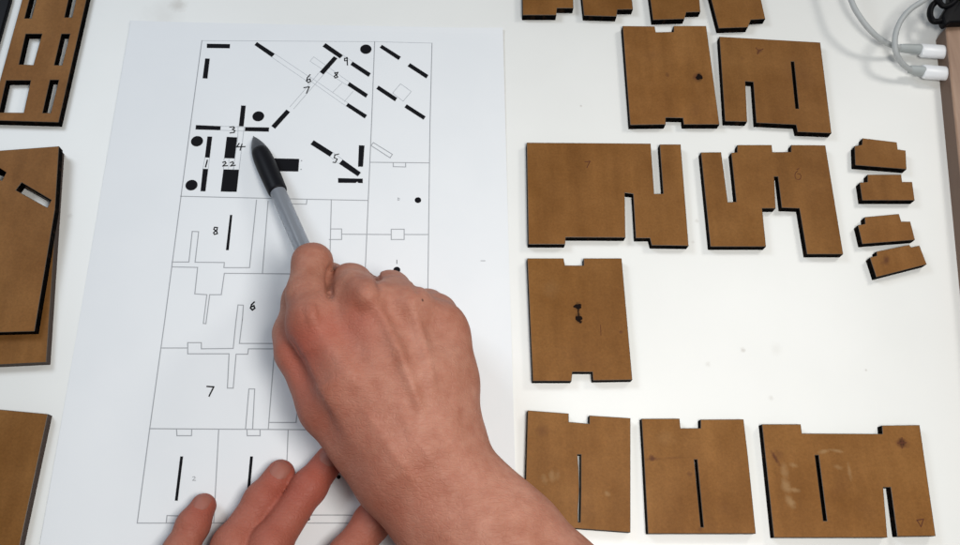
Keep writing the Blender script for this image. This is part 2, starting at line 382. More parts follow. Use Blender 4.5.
G4 = 'brown boards cut by the top edge of the photo'
board('brown board with stepped bottom edge, leftmost of the four at the top edge', [(522, -40), (522.7, 15.2), (556.4, 15.2), (557, 8.3), (573.5, 8.3), (572, -40)], group=G4)
board('brown board with stepped bottom edge, second from left at the top edge', [(578, -40), (584, 15.7), (616.6, 16.6), (617.4, 9.7), (633, 9.4), (628, -40)], group=G4)
board('brown board with stepped bottom edge, touching above the board with the round knot', [(645, -40), (653, 20), (684.5, 19), (686.4, 12.4), (700.5, 12), (696, -40)], group=G4)
board('tilted brown board with stepped bottom edge, rightmost of the four at the top edge', [(701, -40), (718.7, 28.4), (748, 27.4), (750.8, 20), (765.4, 19), (752, -40)], group=G4)
_o = board('brown board with one round black knot near its right side and notches above and below',
      [(622.6, 26), (654.7, 26.4), (655.8, 32.2), (673.7, 32), (673.7, 26), (706.2, 26), (719.5, 124.5), (683.8, 124.5), (682.9, 118.1), (665.7, 117.7), (665.7, 124.5), (630.2, 125)],
      marks=[('blob', 699.2, 77.2, 3.4, 2.7, 3)])
PALE, DARK, BLACK = (0.31, 0.19, 0.09), (0.085, 0.03, 0.015), (0.008, 0.005, 0.004)
scuffed(_o, [(694, 76, 700, 77.5, 9, DARK, .8), (697.5, 77, 701, 77.5, 9, BLACK, 1.0), (667, 73, 668, 77, 2.6, DARK, .5), (650, 50, 655, 60, 14, DARK, .18), (690, 110, 700, 112, 12, DARK, .15)])
_o = board('brown board with a thin closed slot and an open notch cut up from below',
      [(719.4, 36.7), (820.3, 42.5), (831.6, 133.3), (797.7, 131.9), (796.1, 124.8), (756.3, 122.8), (753.3, 82), (745.3, 81.4), (747.3, 121.8), (725.1, 121.2)],
      holes=[[(790.9, 61.7), (794, 61.7), (798.8, 108.7), (795.6, 108.7)]],
      marks=[('line', [(756, 48), (758.7, 51), (763, 49)], .0005, 4), ('line', [(758.7, 51), (757.5, 54)], .0006, 4)])
scuffed(_o, [(757, 53, 762, 49.5, 3.5, DARK, .6), (742, 57, 743, 60, 3, DARK, .2), (780, 60, 820, 90, 20, DARK, .15)])
board('widest brown board of the middle row with slots from above and below',
      [(526.7, 142.6), (650.7, 143.6), (654.3, 193.7), (663.3, 193.7), (659.7, 144.4), (680.7, 144.4), (688.7, 245.8), (651.7, 245.3), (649.9, 238.1), (635.8, 238.1), (633.2, 193.9), (624.8, 192.9), (625.5, 237.6), (565.7, 237.3), (565.2, 244.3), (528.5, 244.3)],
      marks=[('line', [(585, 162), (590, 161.3), (587, 167.5)], .0005, 4)])
board('jagged brown board with a wide cut-out below and a slot from above at its left',
      [(700.9, 152.4), (721.2, 152.2), (727.9, 202.2), (736.3, 201.8), (731.2, 152.9), (737.2, 152.3), (737.4, 145), (771.8, 145), (772.5, 152.2), (791.1, 151.9), (791.1, 145), (825.4, 145.3), (843.3, 254.2), (807.1, 254.2), (799.4, 208.4), (781.8, 207.7), (778, 176.7), (774.2, 176.7), (775.7, 208.4), (762.2, 208.4), (766.1, 246.6), (710.5, 246.6)],
      marks=[('line', [(797.5, 171), (795.4, 173), (794.9, 176), (796, 179), (798.4, 180), (800.6, 178.6), (801, 175.8), (799.8, 174), (797.6, 173.8)], .0004, 4), ('line', [(797, 169.5), (799, 168.6)], .0004, 4)])
_o = board('brown board with two black burn blotches one above the other',
      [(527.3, 258.3), (563.6, 258.3), (565, 265.4), (583.7, 265.4), (583.7, 258.3), (621.7, 258.3), (632.4, 379.8), (593, 380.4), (592.5, 371.9), (572.4, 371.9), (571.6, 381), (532.8, 381)],
      marks=[('blob', 577.8, 306.4, 4.0, 2.5, 3), ('blob', 578.8, 318.6, 3.6, 2.7, 3), ('line', [(578.6, 308), (578.2, 311), (578.8, 317)], .0006, 3), ('blob', 580.5, 322, 1.4, 1.2, 3), ('line', [(600.5, 325), (601, 335)], .0003, 4)])
scuffed(_o, [(575.5, 306.3, 580, 306.6, 7, BLACK, .8), (576, 318.6, 581, 318.1, 7, BLACK, .8), (620, 332, 622, 332, 2.5, DARK, .6), (560, 350, 600, 365, 14, DARK, .12), (550, 280, 552, 300, 12, PALE, .12)])
_o = board('brown board partly under the forearm with one narrow upright slot',
      [(527.7, 410.3), (568.8, 413.4), (568.8, 421.8), (589.4, 423.6), (589.4, 415.4), (630.5, 418), (630.5, 532.3), (571.4, 528), (524.6, 525.5)],
      holes=[[(577.6, 454.5), (581.0, 454.5), (581.0, 490), (580.3, 522), (578.2, 522), (578.0, 510), (579.2, 490), (578.6, 470)]],
      )
PALE, DARK = (0.31, 0.19, 0.09), (0.085, 0.03, 0.015)
scuffed(_o, [(551, 470, 553, 482, 4, PALE, .5), (543, 474, 546, 484, 4, PALE, .4), (558, 470, 557, 480, 3, PALE, .3), (605, 492, 609, 495, 3, PALE, .5), (545, 424, 540, 436, 8, DARK, .22), (536, 430, 548, 432, 9, DARK, .2), (560, 500, 600, 515, 8, DARK, .12)])
_o = board('squarish brown board between its two neighbours in the bottom row, faint scratch across it',
      [(641.6, 418.6), (679.6, 418.4), (680.6, 428.1), (700.7, 428.1), (700.7, 419.4), (743.6, 419.1), (748, 456), (755.9, 533.5), (648, 533.5), (644, 458)],
      holes=[[(694.2, 459.5), (697.2, 459.5), (703.6, 527), (700.8, 527)]],
      )
scuffed(_o, [(645, 459.5, 660, 458.6, 2.2, DARK, .55), (660, 458.6, 684, 457.4, 1.8, DARK, .3), (650, 457.5, 654, 457.8, 4, DARK, .8), (688, 473, 692, 475, 3, DARK, .5), (700, 528, 701, 531, 3, DARK, .4), (715, 500, 735, 515, 9, DARK, .12), (655, 436, 675, 440, 9, PALE, .12)])
_o = board('largest brown board of the bottom row with a diamond mark and pale scuffs',
      [(762, 424.1), (800.8, 424.1), (802, 433.3), (882.6, 433.8), (882, 425.4), (919.7, 424.9), (935.8, 535.9), (897.4, 536.4), (890.7, 487.3), (883.3, 487.3), (887.5, 537.4), (774, 537.4)],
      holes=[[(815, 455.1), (818.6, 455.1), (827, 520.8), (823.4, 520.8)]],
      marks=[('line', [(902, 437.5), (902, 448)], .0005, 4), ('line', [(898, 443), (906, 442.5)], .0006, 4), 
             ('line', [(917, 520), (923.5, 519), (921, 526.5), (917, 520)], .0005, 4),
             ])
scuffed(_o, [(783, 463, 786, 480, 5, PALE, .45), (784, 478, 788, 494, 6, PALE, .6), (787, 495, 794, 508, 5, PALE, .7), (789, 489, 800, 491, 3, PALE, .6), (790, 464, 797, 466, 3, PALE, .5),
             (818, 453, 830, 449.5, 2.5, PALE, .6), (830, 449.5, 844, 452, 2.2, PALE, .6), (848, 463, 851, 480, 2.5, PALE, .5), (834, 466, 842, 468, 3, PALE, .4),
             (902, 439, 902, 447, 8, DARK, .95), (900, 442.5, 904, 443, 6, BLACK, .7), (770, 449, 780, 466, 2.4, DARK, .9), (774, 450, 784, 458, 5, DARK, .35), (852, 500, 880, 520, 10, DARK, .12), (830, 505, 850, 470, 9, DARK, .12)])
GS = 'small stepped brown pieces'
board('small brown stepped piece, topmost of the column of four', [(862.6, 138.2), (896.9, 142.3), (897.8, 149.4), (905.7, 150.5), (906.6, 169.3), (855.3, 165.2), (854.6, 146.1), (862.0, 144.8)], group=GS, cat='small board')
board('small brown stepped piece lying level, second from top of the column', [(867.6, 174.6), (901.3, 174.6), (902.2, 181.9), (912.2, 181.9), (914.8, 200.4), (862.3, 200.4), (859.7, 182.6), (867.6, 182.0)], group=GS, cat='small board')
board('small brown stepped piece just above the most tilted one', [(864.7, 217.1), (899, 213.9), (901.3, 221.5), (910.4, 221.5), (915.1, 239.9), (862.3, 244.0), (857.9, 225.3), (865.2, 223.8)], group=GS, cat='small board')
_o = board('most tilted small brown stepped piece with a dark smudge, lowest of four', [(876.4, 251.5), (909.3, 244.8), (911.3, 247.3), (919.5, 245.4), (926.8, 264.3), (876.4, 277.2), (869.9, 257.5), (877.0, 255.6)],
      group=GS, cat='small board')
scuffed(_o, [(884, 259.5, 889, 260.5, 7, DARK, .75), (880, 263, 886, 263, 3, DARK, .3)])
board('brown board with rows of rectangular windows in the upper left corner', [(38.5, -60), (-11, 120.3), (58.5, 122.4), (100, -60)],
      holes=[[(33.0, -14), (40.0, -14), (31.4, 18.5), (24.5, 18.5)], [(25.7, 34), (42, 34), (33.3, 65), (18.8, 64.5)], [(6.2, 80.5), (30.7, 80.5), (23.6, 112.7), (-1, 112.5)],
             [(61.5, 34), (70, 34), (62, 65.3), (54.2, 65.2)], [(50.0, 80), (58.8, 80), (50.5, 113), (42.6, 113)], [(71.5, -14), (79, -14), (72, 17.5), (64.5, 17.5)]])
M['edge_brown'] = mat('dark_brown_edge', (0.035, 0.017, 0.010), 0.7)
board('lower brown board of the left pair, showing below and right of the slotted one', [(-60, 158), (60.6, 150), (46.2, 362.3), (-60, 367.5)], holes=[[(20.5, 184.5), (53, 202.5), (48.5, 212), (14.5, 192.5)], [(-25, 153), (8.5, 174.5), (3.5, 184.5), (-30, 165)]], side=M['edge_brown'])
board('slotted brown board resting on another at the left edge', [(-60, 155), (0, 150.6), (59, 146.2), (55.0, 209), (34.4, 331.3), (-60, 334)],
      holes=[[(21.6, 182.5), (51.3, 200.1), (47.3, 207.6), (15.8, 190.2)], [(-25, 153), (6.2, 172.5), (1.8, 180.7), (-30, 162)]], z0=T, name='cut_board')
board('brown board with a dark edge in the lower left corner', [(-60, 403.5), (0, 409.4), (47.9, 413.9), (8, 600), (-60, 600)], side=M['edge_brown'])

# ------------------------------------------------------------------ implicit-surface modelling for the hands
def smin(a, b, k):
    h = np.clip(0.5 + 0.5 * (b - a) / k, 0, 1); return b * (1 - h) + a * h - k * h * (1 - h)
def smax(a, b, k): return -smin(-a, -b, k)
def cone(P, a, b, ra, rb, flat=1.0):
    a = np.array(a); b = np.array(b); ab = b - a
    d = P - a; t = np.clip((d @ ab) / (ab @ ab), 0, 1).astype(np.float32)
    return np.linalg.norm(d - t[:, None] * ab, axis=1) - (ra * (1 - t) + rb * t)
def surfnet(fn, lo, hi, h):
    n = np.ceil((np.array(hi) - lo) / h).astype(int) + 1
    ax = [lo[i] + h * np.arange(n[i]) for i in range(3)]
    G = np.stack(np.meshgrid(*ax, indexing='ij'), -1).reshape(-1, 3).astype(np.float32)
    V = np.concatenate([fn(G[i:i + 200000]) for i in range(0, len(G), 200000)]).reshape(n)
    s = V < 0
    c = sum(s[i:n[0] - 1 + i, j:n[1] - 1 + j, k:n[2] - 1 + k].astype(int) for i in (0, 1) for j in (0, 1) for k in (0, 1))
    act = np.argwhere((c > 0) & (c < 8))
    idx = -np.ones(n - 1, int); idx[tuple(act.T)] = np.arange(len(act))
    pos = np.zeros((len(act), 3)); cnt = np.zeros(len(act))
    cor = [(i, j, k) for i in (0, 1) for j in (0, 1) for k in (0, 1)]
    for a in cor:
        for d in range(3):
            if a[d]: continue
            b = list(a); b[d] = 1
            va = V[tuple((act + a).T)]; vb = V[tuple((act + b).T)]
            m_ = (va < 0) != (vb < 0); t = np.where(m_, va / np.where(m_, va - vb, 1), 0)
            p = np.array(a, float)[None].repeat(len(act), 0); p[:, d] += t
            pos[m_] += p[m_]; cnt[m_] += 1
    pos = (pos / cnt[:, None] + act) * h + lo
    Q = []
    for d in range(3):
        e, f = (d + 1) % 3, (d + 2) % 3
        sl0 = [slice(None)] * 3; sl1 = [slice(None)] * 3; sl0[d] = slice(0, -1); sl1[d] = slice(1, None)
        A, B_ = s[tuple(sl0)], s[tuple(sl1)]
        E = np.argwhere(A != B_)
        E = E[(E[:, e] > 0) & (E[:, f] > 0) & (E[:, e] < n[e] - 1) & (E[:, f] < n[f] - 1)]
        def cell(de, df):
            x = E.copy(); x[:, e] -= de; x[:, f] -= df; return idx[tuple(x.T)]
        q = np.stack([cell(1, 1), cell(0, 1), cell(0, 0), cell(1, 0)], 1)
        fl = ~A[tuple(E.T)]; q[fl] = q[fl][:, ::-1]; Q.append(q)
    return pos, np.concatenate(Q)
def chain(P, pts, k):
    """pts: (u, v, z mm, r mm)"""
    d = None
    for a, b in zip(pts, pts[1:]):
        c_ = cone(P, W(a[0], a[1], a[2] / 1000), W(b[0], b[1], b[2] / 1000), a[3] / 1000, b[3] / 1000)
        d = c_ if d is None else smin(d, c_, k)
    return d
def make_body(name, fn, lo, hi, h, reds_and_shade, parent, material, relief=()):
    pos, quads = surfnet(fn, np.array(lo), np.array(hi), h)
    me = bpy.data.meshes.new(name); me.from_pydata(pos.tolist(), [], quads.tolist()); me.update()
    # relief seen from above: ridges (+) and folds (-) along traced lines: (points, half width px, height mm)
    if relief:
        nrm = np.empty(len(pos) * 3); me.vertices.foreach_get('normal', nrm); nrm = nrm.reshape(-1, 3)
        R_ = np.array(CR); q = (pos - np.array((0, 0, H))) @ R_
        uv = np.stack([480 + FPX * q[:, 0] / -q[:, 2], 272.5 - FPX * q[:, 1] / -q[:, 2]], 1)
        face = np.clip((nrm[:, 2] + 0.05) / 0.35, 0, 1); disp = np.zeros(len(pos))
        for pts, wd, hh in relief:
            best = np.full(len(pos), 1e9)
            pts = [np.array(p, float) for p in pts]
            if len(pts) == 1: best = np.linalg.norm(uv - pts[0], axis=1); fade = 1
            else:
                fade = np.ones(len(pos)); tot = sum(np.linalg.norm(b - a) for a, b in zip(pts, pts[1:])); run = 0; tt = np.zeros(len(pos))
                for a, b in zip(pts, pts[1:]):
                    ab = b - a; l_ = np.linalg.norm(ab); t = np.clip((uv - a) @ ab / (l_ * l_), 0, 1); d = np.linalg.norm(uv - a - t[:, None] * ab, axis=1)
                    mk_ = d < best; best = np.where(mk_, d, best); tt = np.where(mk_, (run + t * l_) / tot, tt); run += l_
                fade = np.clip(np.minimum(tt, 1 - tt) * 5 + 0.25, 0, 1)
            disp += hh / 1000 * fade * np.exp(-(best / wd) ** 2)
        pos = pos + nrm * (disp * face)[:, None]
        me.vertices.foreach_set('co', pos.ravel()); me.update()
    tone = np.zeros(len(pos))
    for (u, v, z, rad, amt) in reds_and_shade:
        c_ = np.array(W(u, v, z / 1000)); d = np.linalg.norm(pos - c_, axis=1) / (rad / 1000)
        tone += amt * np.exp(-d * d)
    at = me.color_attributes.new('tone', 'FLOAT_COLOR', 'POINT')
    a = np.ones((len(pos), 4), np.float32); a[:, :3] = tone[:, None]; at.data.foreach_set('color', a.ravel())
    o = link(name, me, parent, [material], True)
    return o

# skin
m = mat('skin', (0.55, 0.30, 0.21), 0.58, Subsurface_Weight=0.10, Specular_IOR_Level=0.28)
N, L, B = nodes(m); B.inputs['Subsurface Radius'].default_value = (1.0, 0.35, 0.2); B.inputs['Subsurface Scale'].default_value = 0.003
tc = N.new('ShaderNodeTexCoord')
b0 = ramp(nz(70, 5), (0.315, 0.132, 0.086), (0.40, 0.195, 0.140), 0.3, 0.7)
b1 = ramp(nz(28, 3), (0.90, 0.84, 0.80), (1.08, 1.08, 1.06), 0.3, 0.7)
c = mix('MULTIPLY', 1, b0, b1)
c = mix('MULTIPLY', 1, c, ramp(nz(230, 5, (1, 1, 1), 0.6), (0.94, 0.86, 0.84), (1.04, 1.05, 1.05), 0.35, 0.62))
at = N.new('ShaderNodeAttribute'); at.attribute_name = 'tone'
x = N.new('ShaderNodeMix'); x.data_type = 'RGBA'; L.new(at.outputs['Fac'], x.inputs[0]); L.new(c, x.inputs[6]); x.inputs[7].default_value = (0.33, 0.085, 0.055, 1)
x.clamp_factor = True
L.new(x.outputs[2], B.inputs['Base Color'])
v1 = N.new('ShaderNodeTexVoronoi'); v1.inputs['Scale'].default_value = 900; L.new(tc.outputs['Object'], v1.inputs['Vector'])
sm = N.new('ShaderNodeMath'); sm.operation = 'MULTIPLY_ADD'; L.new(v1.outputs['Distance'], sm.inputs[0]); sm.inputs[1].default_value = 0.45
cr = N.new('ShaderNodeTexVoronoi'); cr.feature = 'DISTANCE_TO_EDGE'; cr.inputs['Scale'].default_value = 420
wv = N.new('ShaderNodeMapping'); wv.inputs['Scale'].default_value = (0.45, 1.5, 1.0); wv.inputs['Rotation'].default_value = (0, 0, math.radians(-28)); L.new(tc.outputs['Object'], wv.inputs[0])
dn_ = N.new('ShaderNodeMix'); dn_.data_type = 'RGBA'; dn_.blend_type = 'ADD'; dn_.inputs[0].default_value = 0.006
nd = N.new('ShaderNodeTexNoise'); nd.inputs['Scale'].default_value = 160; L.new(tc.outputs['Object'], nd.inputs['Vector']); L.new(wv.outputs[0], dn_.inputs[6]); L.new(nd.outputs['Color'], dn_.inputs[7])
L.new(dn_.outputs[2], cr.inputs['Vector'])
cm = N.new('ShaderNodeMapRange'); cm.inputs[1].default_value = 0.0; cm.inputs[2].default_value = 0.12; cm.inputs[3].default_value = 0.0; cm.inputs[4].default_value = 0.55; L.new(cr.outputs['Distance'], cm.inputs[0])
sa = N.new('ShaderNodeMath'); sa.operation = 'ADD'; L.new(nz(300, 5), sa.inputs[0]); L.new(cm.outputs[0], sa.inputs[1]); L.new(sa.outputs[0], sm.inputs[2])
bp = N.new('ShaderNodeBump'); bp.inputs['Strength'].default_value = 0.42; bp.inputs['Distance'].default_value = 0.0004
L.new(sm.outputs[0], bp.inputs['Height']); L.new(bp.outputs[0], B.inputs['Normal'])
M['skin'] = m

# ---- right hand holding the pen
K = 0.001
def right_hand(P):
    wx = [(425, 465, 44, 18), (497, 548, 42, 21), (620, 690, 42, 27), (770, 860, 44, 33)]
    wl = [(405, 478, 36, 18), (470, 560, 36, 21), (590, 705, 38, 26), (735, 875, 42, 32)]
    wr = [(446, 455, 40, 14), (513, 534, 40, 17.5), (640, 670, 40, 23), (790, 835, 44, 31)]
    palm = chain(P, wx, 6 * K)
    for c_ in (wl, wr): palm = smin(palm, chain(P, c_, 6 * K), 12 * K)
    rays = [[(316, 326, 50, 12.5), (350, 385, 50, 15), (398, 450, 44, 17.5)],
            [(366, 306, 54, 12.5), (385, 370, 52, 14.5), (420, 450, 46, 18)],
            [(408, 314, 51, 12), (418, 375, 50, 14), (434, 442, 44, 16)],
            [(442, 337, 43, 12.5), (446, 382, 42, 13.2), (449, 430, 40, 14)],
            [(400, 330, 34, 12), (418, 400, 34, 15), (430, 440, 38, 15)],
            [(350, 340, 34, 10), (380, 400, 32, 14), (420, 450, 36, 16)]]
    for c_ in rays: palm = smin(palm, chain(P, c_, 6 * K), 9 * K)
    thumb = chain(P, [(395, 478, 34, 17), (332, 402, 36, 14.5), (301, 352, 34, 10.8), (296, 334, 31, 9.6), (302, 300, 24, 8.5), (306, 282, 20, 7.6)], 4 * K)
    idx_ = chain(P, [(318, 330, 50, 11.5), (309, 295, 51, 9.4), (312, 263, 49, 8.5), (313, 266, 34, 7.6), (309, 262, 25, 7)], 3 * K)
    mid = chain(P, [(366, 308, 54, 11), (354, 294, 52, 9.4), (351, 285, 46, 9.2), (344, 286, 26, 8), (328, 275, 16, 7)], 3 * K)
    ring = chain(P, [(408, 314, 51, 10.5), (396, 299, 47, 9.2), (391, 291, 40, 8.8), (380, 292, 22, 7.8), (362, 285, 12, 7)], 3 * K)
    pinky = chain(P, [(442, 335, 43, 10.5), (436, 314, 38, 9), (428, 308, 30, 8.2), (415, 303, 16, 7.2), (398, 300, 9, 6.5)], 3 * K)
    f = smin(idx_, mid, 0.6 * K); f = smin(f, ring, 1.5 * K); f = smin(f, pinky, 3 * K)
    d = smin(palm, f, 5 * K)
    d = smin(d, thumb, 5.5 * K)
    # knuckle heads and tendons
    for (u, v, z, r_, k) in ((312, 316, 57.0, 8.0, 6), (367, 297, 62.2, 7.3, 5), (410, 306, 57.5, 6.5, 7), (444, 322, 48.0, 6.5, 7)):
        c_ = np.array(W(u, v, z * K)); d = smin(d, (np.linalg.norm(P - c_, axis=1) - r_ * K), k * K)
    # wrist / skin unevenness
    d = d + 0.00022 * np.sin(P[:, 0] * 310 + 1) * np.sin(P[:, 1] * 270 + P[:, 0] * 90) 
    return d
hand = empty('hand', W(400, 400, 0))
tag(hand, 'right hand gripping the pen, back of the hand up, forearm reaching from below', 'hand')
reds_and_shade = [(312, 328, 58, 10, .50), (360, 318, 64, 10, .45), (362, 292, 64, 6, .35), (300, 380, 45, 20, .45), (412, 306, 60, 8, .15), (446, 322, 50, 9, .25), (300, 335, 50, 14, .35), (296, 350, 38, 12, .35), (316, 345, 58, 12, .35), (313, 250, 50, 10, .20),  # knuckle redness, plus shade of the lower left side put into the colour
        (365, 340, 62, 16, .22), (355, 440, 50, 30, .22), (400, 520, 50, 25, .25), (330, 400, 45, 20, .25), (360, 270, 45, 8, .12)]
right = make_body('skin', right_hand, (-0.135, -0.215, -0.002), (0.185, 0.195, 0.082), 0.0012, reds_and_shade, hand, M['skin'], relief=[
    ([(366, 294)], 10, 2.3), ([(369, 298), (378, 310), (387, 326), (399, 352), (412, 386), (424, 418)], 5.4, 1.9), ([(374, 335), (384, 360), (394, 388)], 10, -.8), ([(352, 306), (362, 318)], 7, -.9),
    ([(306, 316), (318, 313)], 11, 2.0), ([(318, 326), (342, 362), (378, 408)], 8, .9), ([(338, 318), (356, 346), (370, 374)], 12, -1.5), ([(306, 350), (322, 385)], 14, -1.6),
    ([(411, 303)], 9, 1.3), ([(413, 310), (424, 345), (434, 390)], 5, 1.2), ([(397, 312), (409, 335), (419, 368)], 8.5, -1.1), ([(444, 318)], 10, 1.1), ([(428, 318), (438, 350)], 8, -.9),
    ([(332, 264), (329.5, 276), (329, 288), (331.5, 300)], 3.0, -2.2), ([(374, 266), (377, 277), (381, 289)], 3.0, -2.0), ([(414, 282), (419, 292)], 3.5, -1.2), ([(350, 276)], 9, .8), ([(392, 281)], 8, .6),
    ([(284, 335), (291, 352), (300, 374), (316, 402), (334, 430)], 7, -1.8),
    ([(300, 254), (312, 251), (325, 255)], 1.4, -.22), ([(298, 259), (312, 256.5), (327, 261)], 1.3, -.25), ([(299, 265), (312, 263), (327, 267)], 1.3, -.20),
    ([(340, 270), (352, 268), (365, 273)], 1.3, -.2), ([(339, 275), (352, 273), (366, 278)], 1.3, -.2),
    ([(398, 400), (410, 432), (440, 468), (470, 500)], 4.5, .45), ([(360, 402), (385, 440), (420, 490)], 5, .4), ([(452, 345), (456, 380), (458, 420)], 5, .35),
    ([(420, 440), (452, 436), (480, 446)], 3, -.25), ([(372, 480), (400, 470), (430, 468)], 3, -.2)])
mo = bpy.data.meshes.new('mole')
# mole on the back of the hand
dg = bpy.context.evaluated_depsgraph_get()
def drop(obj, u, v):
    """point where the line of sight through (u, v) meets the mesh"""
    bvh = BVHTree.FromObject(obj, dg); o_ = cam.location.copy(); d_ = (W(u, v, 0) - o_).normalized()
    return bvh.ray_cast(o_, d_)
bpy.context.view_layer.update(); dg = bpy.context.evaluated_depsgraph_get()
right_bvh = BVHTree.FromPolygons([v.co.copy() for v in right.data.vertices], [list(p.vertices) for p in right.data.polygons])
M['mole'] = mat('mole_brown', (0.10, 0.035, 0.02), 0.6)
for (u, v, r_) in ((422.5, 300.2, 0.00055),):
    hit = right_bvh.ray_cast(cam.location, (W(u, v, 0) - cam.location).normalized())
    if hit[0] is not None:
        bm = bmesh.new(); bmesh.ops.create_icosphere(bm, subdivisions=2, radius=r_)
        q = hit[1].to_track_quat('Z', 'Y').to_matrix().to_4x4()
        bmesh.ops.transform(bm, matrix=Matrix.Translation(hit[0]) @ q @ Matrix.Diagonal((1.2, 1, 0.3, 1)), verts=bm.verts)
        me = bpy.data.meshes.new('mole'); bm.to_mesh(me); bm.free(); link('mole', me, hand, [M['mole']], True)

# ---- left hand, fingertips on the paper
LF = {'little': [(203.5, 506, 7, 5.6), (193, 525, 8.5, 6.6), (180, 552, 11, 7.3), (155, 605, 17, 8), (130, 660, 22, 10)],
      'ring': [(280.5, 474, 7.2, 6.5), (262, 500, 9, 7.3), (233, 545, 13.5, 8.3), (205, 600, 20, 8.6), (180, 670, 26, 11)],
      'middle': [(330, 460, 7.5, 6.8), (309, 487, 9, 7.4), (270, 545, 15, 8.6), (245, 600, 22, 9), (225, 680, 28, 11.5)],
      'index': [(386, 500, 7.5, 7.0), (372, 522, 9, 7.8), (348, 556, 13, 8.6), (310, 620, 21, 9.2), (270, 690, 27, 12)]}
def left_hand(P):
    f = None
    for k, c_ in LF.items():
        x_ = chain(P, c_, 3 * K); f = x_ if f is None else smin(f, x_, 0.8 * K)
    palm = None
    for a, b in ((LF['little'][-1], (180, 790, 20, 16)), (LF['ring'][-1], (205, 790, 24, 17)), (LF['middle'][-1], (235, 790, 26, 17)), (LF['index'][-1], (265, 790, 24, 17)), ((180, 790, 20, 18), (265, 790, 22, 18)),
                 ((290, 780, 16, 15), (350, 700, 12, 10)), ((205, 790, 23, 18), (215, 900, 28, 22)), ((245, 790, 23, 18), (262, 900, 28, 22)), ((215, 900, 28, 22), (225, 1120, 32, 26)), ((262, 900, 28, 22), (285, 1120, 32, 26))):
        x_ = chain(P, [a, b], 3 * K); palm = x_ if palm is None else smin(palm, x_, 10 * K)
    d = smin(f, palm, 4 * K)
    # joints a little fuller than the shafts
    for (u, v, z, r_) in ((193, 525, 9.5, 6.7), (262, 500, 10.5, 7.6), (309, 487, 10.5, 7.8), (372, 522, 10.5, 8.1), (233, 545, 15, 8.6), (270, 545, 16, 8.9)):
        c_ = np.array(W(u, v, z * K)); d = smin(d, np.linalg.norm(P - c_, axis=1) - r_ * K * 0.93, 3 * K)
    return smax(d, 0.0004 - P[:, 2], 1.5 * K)
hand2 = empty('hand', W(240, 600, 0))
tag(hand2, 'left hand with spread fingers pressing on the bottom of the paper', 'hand')
reds_and_shade2 = [(190, 530, 15, 25, .3), (250, 530, 15, 30, .35), (300, 500, 15, 30, .4), (360, 530, 15, 25, .4), (206, 500, 10, 9, .55), (284, 466, 11, 11, .6), (330, 460, 10, 12, .6), (386, 500, 10, 13, .5), (262, 500, 14, 8, .2), (309, 487, 14, 12, .35), (193, 525, 12, 7, .2), (270, 545, 22, 10, .3)]  # fingertip redness, and broad spots that paint the fingers' shade into the skin
left = make_body('skin', left_hand, (-0.215, -0.215, 0.0), (-0.02, 0.075, 0.064), 0.0011, reds_and_shade2, hand2, M['skin'], relief=[
    ([(246, 503), (256, 507), (268, 514)], 1.4, -.30), ([(243, 508), (253, 512), (265, 519)], 1.3, -.25), ([(248, 498), (259, 502), (271, 508)], 1.2, -.2),
    ([(178, 523), (188, 527), (200, 532)], 1.3, -.28), ([(176, 528), (186, 532), (198, 537)], 1.2, -.22), ([(290, 494), (301, 499), (314, 507)], 1.4, -.28), ([(286, 500), (297, 505), (310, 513)], 1.3, -.25),
    ([(355, 528), (366, 533), (378, 540)], 1.4, -.25), ([(233, 548)], 13, .8), ([(272, 546)], 14, .8), ([(183, 552)], 11, .5)])
left_bvh = BVHTree.FromPolygons([v.co.copy() for v in left.data.vertices], [list(p.vertices) for p in left.data.polygons])
M['nail'] = mat('fingernail', (0.31, 0.105, 0.072), 0.6, Subsurface_Weight=0.1)
M['nail'].node_tree.nodes['Principled BSDF'].inputs['Subsurface Scale'].default_value = 0.001
def nail(a, b, wdt, lng, back):
    pa, pb = W(a[0], a[1], a[2] * K), W(b[0], b[1], b[2] * K)
    d_ = (pa - pb).normalized(); x_ = d_.cross(Vector((0, 0, 1))).normalized(); u_ = x_.cross(d_)
    bm = bmesh.new(); n1, n2 = 10, 12; rows = []
    for i in range(n1 + 1):
        row = []
        for j in range(n2 + 1):
            s_ = (j / n2) * 2 - 1; t_ = (i / n1) * 2 - 1
            hw = wdt / 2 * (1 - 0.28 * abs(t_) ** 4)
            hl = lng / 2 * (1 - 0.30 * abs(s_) ** 3)
            o_ = pa + x_ * (s_ * hw) + d_ * (t_ * hl + back) + u_ * 0.03
            hit = left_bvh.ray_cast(o_, -u_)
            if hit[0] is None: bm.free(); return
            row.append(bm.verts.new(hit[0] + u_ * (0.00030 - 0.00038 * max(abs(s_), abs(t_)) ** 4)))
        rows.append(row)
    for i in range(n1):
        for j in range(n2): bm.faces.new((rows[i][j], rows[i][j + 1], rows[i + 1][j + 1], rows[i + 1][j]))
    bmesh.ops.recalc_face_normals(bm, faces=bm.faces)
    me = bpy.data.meshes.new('fingernail'); bm.to_mesh(me); bm.free(); link('fingernail', me, hand2, [M['nail']], True)
nail(LF['little'][0], LF['little'][1], .0072, .0078, .0008); nail(LF['ring'][0], LF['ring'][1], .0088, .0092, .0008)
nail(LF['middle'][0], LF['middle'][1], .0095, .010, .0008); nail(LF['index'][0], LF['index'][1], .0098, .0105, .0008)

